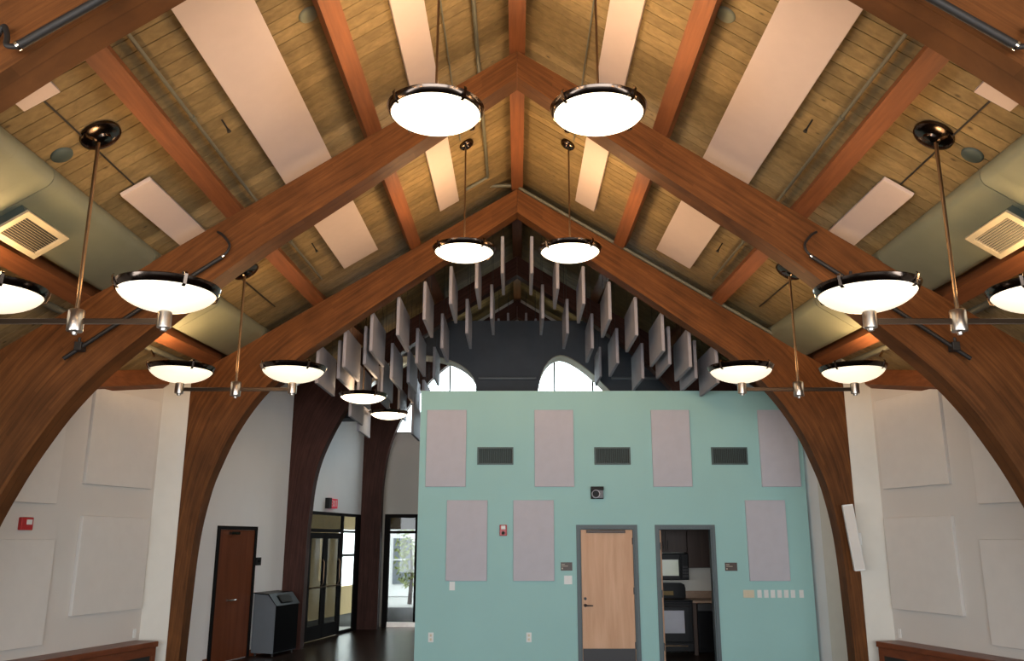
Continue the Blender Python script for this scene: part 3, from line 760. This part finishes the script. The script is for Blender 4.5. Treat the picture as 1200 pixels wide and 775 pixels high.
# wall camera above the closed door
t = thing('wall_camera', (1.27, TY, 2.5), 'small grey camera with round lens above the closed door', 'camera')
tb(MB(), 1.17, 1.37, 2.64, 2.69, 0, 0.10).build('hood', M['dark'], t)
tb(MB(), 1.17, 1.37, 2.50, 2.64, 0, 0.03).build('back_plate', M['dark'], t)
tb(MB(), 1.27, 1.365, 2.51, 2.635, 0.03, 0.09).build('body', M['bin_grey'], t, bevel=0.006)
MB().tube([(1.245, TY - 0.03, 2.575), (1.245, TY - 0.11, 2.575)], 0.064, 24).build('lens_ring', M['tpanel'], t, smooth=True)
MB().tube([(1.243, TY - 0.10, 2.575), (1.243, TY - 0.118, 2.575)], 0.053, 24).build('lens', M['appl'], t, smooth=True)
# signs
for x0, x1, z0, z1, nm in ((0.68, 0.86, 1.405, 1.53, 'brown room sign left of the closed wooden door'), (3.24, 3.43, 1.40, 1.525, 'brown room sign right of the kitchen doorway')):
    t = thing('room_sign', ((x0 + x1) / 2, TY, z0), nm, 'sign', 'room signs')
    tb(MB(), x0, x1, z0, z1, 0, 0.008).build('plate', M['sign'], t)
    m = MB()
    L_ = x1 - x0; 
    for (a, b, c, d) in ((0.08, 0.36, 0.70, 0.80), (0.08, 0.62, 0.50, 0.58), (0.08, 0.2, 0.16, 0.34)):
        tb(m, x0 + L_ * a, x0 + L_ * b, z0 + 0.125 * c, z0 + 0.125 * d, 0.008, 0.0095)
    m.build('lettering', M['signtext'], t)
# switches and outlets
def plate(x0, x1, z0, z1, nm, cat, kind, mat='white', group=None):
    t = thing('switch_plate' if kind == 's' else 'outlet_plate', ((x0 + x1) / 2, TY, z0), nm, cat, group)
    tb(MB(), x0, x1, z0, z1, 0, 0.008).build('cover', M[mat], t, bevel=0.002)
    xm, zm = (x0 + x1) / 2, (z0 + z1) / 2
    if kind == 's': tb(MB(), xm - 0.016, xm + 0.016, zm - 0.03, zm + 0.03, 0.008, 0.013).build('rocker', M[mat], t, bevel=0.002)
    else:
        for dz in (-0.03, 0.03): tb(MB(), xm - 0.015, xm + 0.015, zm + dz - 0.018, zm + dz + 0.018, 0.008, 0.011).build('socket', M['ivory'], t, bevel=0.002)
plate(0.73, 0.855, 1.20, 1.33, 'white switch plate below the sign by the closed door', 'switch', 's')
plate(-1.05, -0.965, 1.11, 1.24, 'white plate under the lower left acoustic panel', 'switch', 's')
plate(-1.36, -1.28, 0.35, 0.49, 'white outlet low at the left end of the teal wall', 'outlet', 'o')
plate(0.14, 0.22, 0.35, 0.49, 'white outlet low on the teal wall left of the closed door', 'outlet', 'o')
plate(3.50, 3.67, 1.0, 1.115, 'ivory double plate at the left end of the switch row', 'switch', 's', 'ivory')
for k, xc in enumerate((3.75, 3.855, 3.957, 4.06, 4.165, 4.268, 4.40)):
    plate(xc - 0.034, xc + 0.034, 1.0, 1.115, f'{ORD[k]} white switch plate right of the ivory plate, in a row', 'switch', 's', group='row of white switches')

# closed birch door
def door_frame(t, x0, x1, zt, w=0.05):
    for a, b, z0, z1 in ((x0 - w, x0, 0, zt + w), (x1, x1 + w, 0, zt + w), (x0, x1, zt, zt + w)):
        MB().box(a, TY - 0.025, z0, b, TY - 0.0005, z1).build('casing', M['frame'], t)
    for a, b, z0, z1 in ((x0 + 0.0005, x0 + 0.02, 0, zt - 0.0005), (x1 - 0.02, x1 - 0.0005, 0, zt - 0.0005), (x0 + 0.02, x1 - 0.02, zt - 0.02, zt - 0.0005)):
        MB().box(a, TY, z0, b, TY + 0.138, z1).build('jamb', M['frame'], t)
d1 = thing('door_1', (1.41, TY, 0), 'closed pale birch door with dark kick plate in slate frame', None, None, 'structure')
door_frame(d1, 0.98, 1.84, 2.05)
lf = box('leaf', 1.003, TY + 0.03, 0.008, 1.817, TY + 0.075, 2.025, M['doorwood'], d1, bevel=0.003)
box('kick_plate', 1.01, TY + 0.026, 0.015, 1.81, TY + 0.0295, 0.255, M['kick'], lf)
MB().tube([(1.055, TY + 0.03, 0.885), (1.055, TY - 0.03, 0.885), (1.075, TY - 0.035, 0.885), (1.17, TY - 0.035, 0.885)], [0.026, 0.012, 0.011, 0.009], 12).build('door_handle', M['kick'], lf, smooth=True)
MB().tube([(1.055, TY + 0.03, 0.985), (1.055, TY + 0.012, 0.985)], 0.022, 14).build('deadbolt', M['kick'], lf, smooth=True)
box('door_closer', 1.09, TY - 0.015, 1.975, 1.70, TY + 0.0295, 2.02, M['sign'], lf, bevel=0.004)
for z in (0.25, 1.05, 1.8): box('hinge', 1.806, TY + 0.015, z, 1.822, TY + 0.0295, z + 0.1, M['kick'], lf)

# open kitchen doorway
d2 = thing('door_2', (2.64, TY, 0), 'open doorway into the kitchen in slate frame', None, None, 'structure')
door_frame(d2, 2.22, 3.06, 2.05)
lf = box('leaf', 2.245, TY + 0.16, 0.008, 2.29, TY + 0.98, 2.02, M['doorwood'], d2, bevel=0.003)
for z in (0.22, 1.0, 1.72): box('hinge', 2.242, TY + 0.05, z, 2.262, TY + 0.158, z + 0.11, M['kick'], lf)

# ------------------------------------------------------------------ kitchen behind the doorway
KY = 15.72
mw = thing('microwave', (2.62, KY - 0.2, 1.20), 'black microwave mounted over the range', 'microwave')
box('body', 2.22, KY - 0.40, 1.20, 2.97, KY - 0.002, 1.64, M['appl'], mw, bevel=0.008)
box('door', 2.23, KY - 0.425, 1.21, 2.84, KY - 0.401, 1.63, M['appl'], mw, bevel=0.006)
box('window', 2.28, KY - 0.429, 1.27, 2.79, KY - 0.4255, 1.54, M['mwglass'], mw, bevel=0.004)
box('handle', 2.81, KY - 0.46, 1.24, 2.83, KY - 0.4255, 1.60, M['appl'], mw, bevel=0.006)
box('control_panel', 2.85, KY - 0.42, 1.21, 2.96, KY - 0.401, 1.63, M['appl'], mw, bevel=0.004)
for i in range(3):
    for j in range(4): box('button', 2.862 + i * 0.032, KY - 0.424, 1.25 + j * 0.05, 2.885 + i * 0.032, KY - 0.4205, 1.28 + j * 0.05, M['kick'], mw)
rg = thing('range', (2.6, KY - 0.35, 0), 'black kitchen range under the microwave', 'stove')
box('body', 2.20, KY - 0.66, 0.06, 2.955, KY - 0.002, 0.86, M['appl'], rg, bevel=0.006)
box('cooktop', 2.20, KY - 0.68, 0.862, 2.955, KY - 0.09, 0.885, M['appl'], rg, bevel=0.006)
m = MB().prism([(2.20, 0.862), (2.955, 0.862), (2.955, 1.05), (2.94, 1.11), (2.88, 1.14), (2.28, 1.14), (2.215, 1.11), (2.20, 1.05)], KY - 0.085, KY - 0.004)
m.build('backguard', M['appl'], rg)
box('display', 2.42, KY - 0.09, 0.93, 2.74, KY - 0.0855, 1.0, M['tan'], rg)
box('oven_door', 2.215, KY - 0.70, 0.22, 2.94, KY - 0.661, 0.83, M['appl'], rg, bevel=0.008)
box('oven_window', 2.32, KY - 0.705, 0.36, 2.80, KY - 0.7005, 0.72, M['applglass'], rg)
MB().tube([(2.27, KY - 0.70, 0.79), (2.27, KY - 0.74, 0.79), (2.885, KY - 0.74, 0.79), (2.885, KY - 0.70, 0.79)], 0.011, 8).build('door_handle', M['kick'], rg, smooth=True)
box('drawer', 2.215, KY - 0.70, 0.07, 2.94, KY - 0.661, 0.205, M['appl'], rg, bevel=0.006)
MB().tube([(2.32, KY - 0.72, 0.16), (2.84, KY - 0.72, 0.16)], 0.012, 8).build('drawer_handle', M['nickel'], rg, smooth=True)
dw = thing('dishwasher', (3.35, KY - 0.3, 0), 'black dishwasher under the tan counter', 'dishwasher')
box('body', 3.04, KY - 0.60, 0.05, 3.62, KY - 0.002, 0.83, M['appl'], dw)
box('door', 3.045, KY - 0.63, 0.10, 3.615, KY - 0.601, 0.70, M['appl'], dw, bevel=0.006)
box('control_strip', 3.045, KY - 0.63, 0.705, 3.615, KY - 0.601, 0.825, M['kick'], dw, bevel=0.004)
cb = thing('base_cabinet', (3.0, KY - 0.3, 0), 'narrow dark filler cabinet between range and dishwasher', 'cabinet')
box('side_panel', 2.965, KY - 0.60, 0, 3.03, KY - 0.002, 0.83, M['cab'], cb)
ct = thing('countertop', (3.4, KY - 0.3, 0.835), 'tan countertop with backsplash beside the range', 'countertop')
box('top', 2.962, KY - 0.64, 0.835, 4.1, KY - 0.002, 0.875, M['counter'], ct, bevel=0.005)
box('backsplash', 2.962, KY - 0.025, 0.876, 4.1, KY - 0.002, 1.0, M['counter'], ct)
for x0, x1, z0, nm in ((2.21, 2.965, 1.66, 'dark wall cabinet above the microwave'), (2.975, 3.75, 1.40, 'dark wall cabinet right of the microwave')):
    c = thing('wall_cabinet', ((x0 + x1) / 2, KY - 0.17, z0), nm, 'cabinet', 'kitchen wall cabinets')
    box('body', x0, KY - 0.33, z0, x1, KY - 0.002, 2.30, M['cab'], c)
    xm = (x0 + x1) / 2
    for a, b, hx in ((x0 + 0.004, xm - 0.002, xm - 0.04), (xm + 0.002, x1 - 0.004, xm + 0.04)):
        dd = box('door', a, KY - 0.352, z0 + 0.004, b, KY - 0.331, 2.296, M['cab'], c, bevel=0.003)
        MB().tube([(hx, KY - 0.352, z0 + 0.06), (hx, KY - 0.38, z0 + 0.06), (hx, KY - 0.38, z0 + 0.2), (hx, KY - 0.352, z0 + 0.2)], 0.005, 6).build('handle', M['black'], dd)

# ------------------------------------------------------------------ white line speaker on the right arch leg
t = thing('column_speaker', (4.47, 11.77, 1.45), 'white slim column speaker mounted on the right arch leg', 'speaker')
def spk(m, x0, x1, z0, z1, y0, y1):
    q = Matrix.Rotation(R(-6), 3, 'Y') @ Matrix.Rotation(R(-14), 3, 'Z'); c = Vector((4.465, 11.66, 1.90))
    return m.hexa([c + q @ Vector((x, y, z)) for x in (x0, x1) for y in (y0, y1) for z in (z0, z1)])
spk(MB(), -0.068, 0.068, -0.43, 0.43, -0.06, 0.06).build('cabinet', M['white'], t, bevel=0.01)
spk(MB(), -0.058, 0.058, -0.41, 0.41, -0.066, -0.061).build('grille', M['wpanel'], t)
MB().box(4.49, 11.72, 1.80, 4.60, 11.869, 1.96).build('bracket', M['white'], t, bevel=0.006)
MB().box(4.53, 11.80, 1.70, 4.60, 11.869, 1.77).build('junction_box', M['white'], t, bevel=0.004)

# ------------------------------------------------------------------ left rear bay: door, reader, bin
fr = side(-1, 4.2, 15.9); yr = 15.9
d3 = thing('door_3', (-4.6, 14.4, 0), 'dark cherry wooden door in the left rear wall', None, None, 'structure')
lf = on_wall(MB(), fr, yr, 13.96, 14.92, 0.008, 2.03, -0.012, -0.001).build('leaf', M['doordark'], d3)
for ya, yb, z0, z1 in ((13.90, 13.958, 0, 2.09), (14.922, 14.98, 0, 2.09), (13.958, 14.922, 2.032, 2.09)):
    on_wall(MB(), fr, yr, ya, yb, z0, z1, -0.03, -0.001).build('casing', M['mullion'], d3)
on_wall(MB(), fr, yr, 14.2, 14.42, 1.955, 2.0, -0.07, -0.013).build('door_closer', M['bronze'], lf)
o, u, n, l = fr
def wp(y, nn, z): return Vector(o) + Vector(u) * ((y - yr) * l) + Vector(n) * nn + Vector((0, 0, z))
MB().tube([wp(14.28, -0.013, 0.93), wp(14.28, -0.07, 0.93), wp(14.30, -0.075, 0.93), wp(14.44, -0.075, 0.93)], [0.025, 0.012, 0.012, 0.010], 10).build('door_handle', M['chrome'], lf, smooth=True)
on_wall(MB(), fr, yr, 13.66, 13.89, 0, 0.1, -0.015, -0.001).build('baseboard_left_rear', M['rail'], None, kind='structure', label='dark baseboard beside the cherry door')
on_wall(MB(), fr, yr, 14.99, 15.85, 0, 0.1, -0.015, -0.001).build('baseboard_left_rear_far', M['rail'], None, kind='structure', label='dark baseboard behind the recycling bin')
t = thing('card_reader', (-4.43, 15.05, 1.46), 'small black wall plate right of the cherry door', 'wall plate')
on_wall(MB(), fr, yr, 15.02, 15.16, 1.45, 1.58, -0.02, -0.001).build('plate', M['black'], t, bevel=0.003)
on_wall(MB(), fr, yr, 15.06, 15.12, 1.50, 1.54, -0.024, -0.02).build('lens', M['appl'], t)
# recycling bin with sloped black front
t = thing('recycling_bin', (-4.1, 15.35, 0), 'grey recycling bin with black front beside the glass entrance', 'bin')
def binshape(y0, y1, prof, inset=0.0):
    m = MB(); k = len(prof)
    vs = [wp(y, nn, z) for y in (y0, y1) for nn, z in prof]
    return m.add(vs, [tuple(range(k)), tuple(range(2 * k - 1, k - 1, -1))] + [(i, k + i, k + (i + 1) % k, (i + 1) % k) for i in range(k)])
binshape(15.02, 15.72, [(-0.03, 0.05), (-0.44, 0.05), (-0.44, 0.80), (-0.30, 0.97), (-0.03, 0.99)]).build('body', M['bin_grey'], t)
binshape(15.025, 15.715, [(-0.441, 0.06), (-0.455, 0.06), (-0.455, 0.80), (-0.441, 0.815)]).build('front', M['appl'], t)
binshape(15.0, 15.74, [(-0.44, 0.815), (-0.47, 0.80), (-0.31, 0.99), (-0.02, 1.01), (-0.02, 0.993), (-0.30, 0.972)]).build('lid', M['appl'], t)
binshape(15.2, 15.54, [(-0.445, 0.845), (-0.455, 0.85), (-0.36, 0.965), (-0.35, 0.96)]).build('opening', M['dark'], t)
for y in (15.07, 15.67):
    for nn in (-0.40, -0.08): MB().tube([wp(y, nn, 0.0), wp(y, nn, 0.05)], 0.02, 8).build('foot', M['black'], t)

# ------------------------------------------------------------------ glass entrance (left) and end storefront
fr = side(-1, EX0, EY0, EA); yr = EY0; o, u, n, l = fr
e = thing('door_4', (-3.7, 18, 0), 'dark framed glass entrance door with transom and sidelight', None, None, 'structure')
def mem(name, ya, yb, z0, z1, n0=-0.02, n1=0.02, mat='mullion', par=e): return on_wall(MB(), fr, yr, ya, yb, z0, z1, n0, n1).build(name, M[mat], par)
mem('frame', 16.22, 16.85, 0, 2.42); mem('frame', 18.36, 18.44, 0, 2.42); mem('frame', 19.12, 19.34, 0, 2.42); mem('frame', 19.66, 20.0, 0, 2.42)
mem('frame', 16.85, 18.36, 2.36, 2.42); mem('frame', 18.44, 19.12, 2.36, 2.42); mem('transom_bar', 16.85, 18.36, 2.02, 2.09); mem('transom_bar', 18.44, 19.12, 2.02, 2.07)
mem('frame', 18.44, 19.12, 0, 0.06)
mem('pane', 16.85, 18.36, 2.09, 2.36, 0, 0.008, 'tinted'); mem('pane', 18.44, 19.12, 2.07, 2.36, 0, 0.008, 'glass'); mem('pane', 18.44, 19.12, 0.06, 2.02, 0, 0.008, 'glass')
for ya, yb in ((16.86, 17.60), (17.61, 18.35)):
    lf = mem('leaf_stile', ya, ya + 0.10, 0.01, 2.015, -0.015, 0.015)
    mem('leaf_stile', yb - 0.10, yb, 0.01, 2.015, -0.015, 0.015); mem('leaf_rail', ya + 0.10, yb - 0.10, 1.90, 2.015, -0.015, 0.015); mem('leaf_rail', ya + 0.10, yb - 0.10, 0.01, 0.27, -0.015, 0.015)
    mem('pane', ya + 0.10, yb - 0.10, 0.27, 1.90, -0.004, 0.004, 'tinted')
    MB().tube([wp(ya + 0.04, -0.03, 0.98), wp(ya + 0.04, -0.08, 0.98), wp(yb - 0.04, -0.08, 0.98), wp(yb - 0.04, -0.03, 0.98)], 0.014, 8).build('push_bar', M['brass'], e, smooth=True)
    MB().tube([wp(yb - 0.14, -0.03, 1.0), wp(yb - 0.14, -0.07, 1.05), wp(yb - 0.14, -0.07, 1.45), wp(yb - 0.14, -0.03, 1.5)], 0.011, 8).build('pull_handle', M['brass'], e, smooth=True)
t = thing('exit_sign', (-3.8, 17.75, 2.48), 'red exit sign above the glass entrance door', 'exit sign')
on_wall(MB(), fr, yr, 17.50, 17.62, 2.49, 2.70, -0.09, -0.001).build('housing', M['black'], t)
on_wall(MB(), fr, yr, 17.62, 17.95, 2.50, 2.69, -0.07, -0.001).build('face', M['exit'], t)
# letters E X I T as strokes on the face
m = MB(); zb0, zt0 = 2.535, 2.655; zm0 = (zb0 + zt0) / 2; sw = 0.012
def st(ya, za, yb, zb):
    a = wp(ya, -0.073, za); b = wp(yb, -0.073, zb); m.tube([a, b], sw / 2, 6)
x = 17.65; w = 0.045
st(x, zb0, x, zt0); st(x, zb0, x + w, zb0); st(x, zm0, x + w * .8, zm0); st(x, zt0, x + w, zt0)
x += 0.075; st(x, zb0, x + w, zt0); st(x, zt0, x + w, zb0)
x += 0.075; st(x + w / 2, zb0, x + w / 2, zt0)
x += 0.06; st(x + w / 2, zb0, x + w / 2, zt0); st(x, zt0, x + w, zt0)
m.build('lettering', M['white'], t)

sf = thing('window_2', (-2.36, EWY, 0), 'dark framed glazed end wall left of the serving room', None, None, 'structure')
X0, X1 = -3.02, -1.7
for a, b, z0, z1 in ((X0, X0 + 0.12, 0, 2.45), (X1 - 0.06, X1, 0, 2.45), (-2.32, -2.26, 0.1, 2.45), (X0 + 0.12, X1 - 0.06, 2.37, 2.45), (X0 + 0.12, X1 - 0.06, 2.02, 2.08), (X0 + 0.12, X1 - 0.06, 0, 0.10)):
    box('frame', a, EWY - 0.03, z0, b, EWY + 0.10, z1, M['mullion'] if z1 > 0.2 else M['nickel'], sf)
for a, b in ((X0 + 0.12, -2.32), (-2.26, X1 - 0.06)):
    for z0, z1 in ((0.10, 2.02), (2.08, 2.37)): box('pane', a, EWY + 0.03, z0, b, EWY + 0.038, z1, M['tinted'], sf)

# ------------------------------------------------------------------ what stands outside the glass
vb = thing('porch', (-6.2, 18, 0), 'tan porch wall with a bright window outside the entrance door', 'porch')
fr2 = side(-1, EX0 + 1.9, EY0, EA)
for ya, yb, z0, z1 in ((16.5, 21.75, 0, 2.9), (22.0, 22.85, 0, 2.9), (24.3, 26.0, 0, 2.9), (21.75, 22.0, 0, 0.9), (21.75, 22.0, 2.1, 2.9), (22.85, 24.3, 0, 0.7), (22.85, 24.3, 2.15, 2.9)):
    on_wall(MB(), fr2, EY0, ya, yb, z0, z1, 0, 0.15).build('wall', M['tan'], vb)
on_wall(MB(), fr2, EY0, 22.85, 24.3, 1.45, 1.52, 0.02, 0.1).build('mullion', M['mullion'], vb)
on_wall(MB(), fr2, EY0, 16.5, 26.0, 2.9, 3.0, -1.62, 0.15).build('roof', M['tan'], vb)  # unseen cover put on to shade the tan wall
on_wall(MB(), fr2, EY0, 16.5, 16.6, 0, 2.9, -1.6, 0).build('side_wall', M['tan'], vb)
on_wall(MB(), fr2, EY0, 16.5, 26.0, -0.1, -0.025, -1.65, 0.15).build('paving', M['concrete'], vb)
b = thing('neighbour_building', (-6, 31, 0), 'white building seen outside through the end glazing', 'building')
box('wall', -14, 31, 0, 3, 31.3, 5.5, M['extwall'], b)
for x in (-7.2, -5.6, -4.35): 
    w_ = box('window', x, 30.95, 0.4, x + 0.6, 30.999, 1.95, M['bin_grey'], b)
    box('window_bar', x, 30.93, 1.2, x + 0.6, 30.949, 1.24, M['extwall'], w_)
t = thing('tree', (-3.25, 27, 0), 'small green tree outside the end glazing', 'tree')
MB().tube([(-3.25, 27, 0), (-3.2, 27, 0.9), (-3.27, 27.05, 1.9)], [0.07, 0.05, 0.02], 8).build('trunk', M['cab'], t)
m = MB()
for i in range(420):
    a = random.uniform(0, 6.28); h = random.uniform(0.5, 3.0); rr = (0.55 - abs(h - 1.5) * 0.2) * math.sqrt(random.random())
    c = Vector((-3.25 + rr * math.cos(a), 27 + rr * math.sin(a), h)); d = Vector((random.gauss(0, 1), random.gauss(0, 1), random.gauss(0, 1))).normalized(); e_ = d.orthogonal().normalized()
    m.add([c - d * 0.09, c + e_ * 0.035, c + d * 0.09, c - e_ * 0.035], [(0, 1, 2, 3)])
m.build('foliage', M['leaf'], t)
t = thing('awning', (-2.4, 20.7, 2.1), 'tan hanging valance with added shade canopy outside above the end glazing', 'awning')
box('valance', -3.6, 20.75, 2.12, -1.2, 20.8, 2.6, M['tan'], t)
box('shade_sheet', -3.6, 20.2, 2.6, 4.0, 25.6, 2.66, M['tan'], t)  # unseen canopy added to shade the paving outside
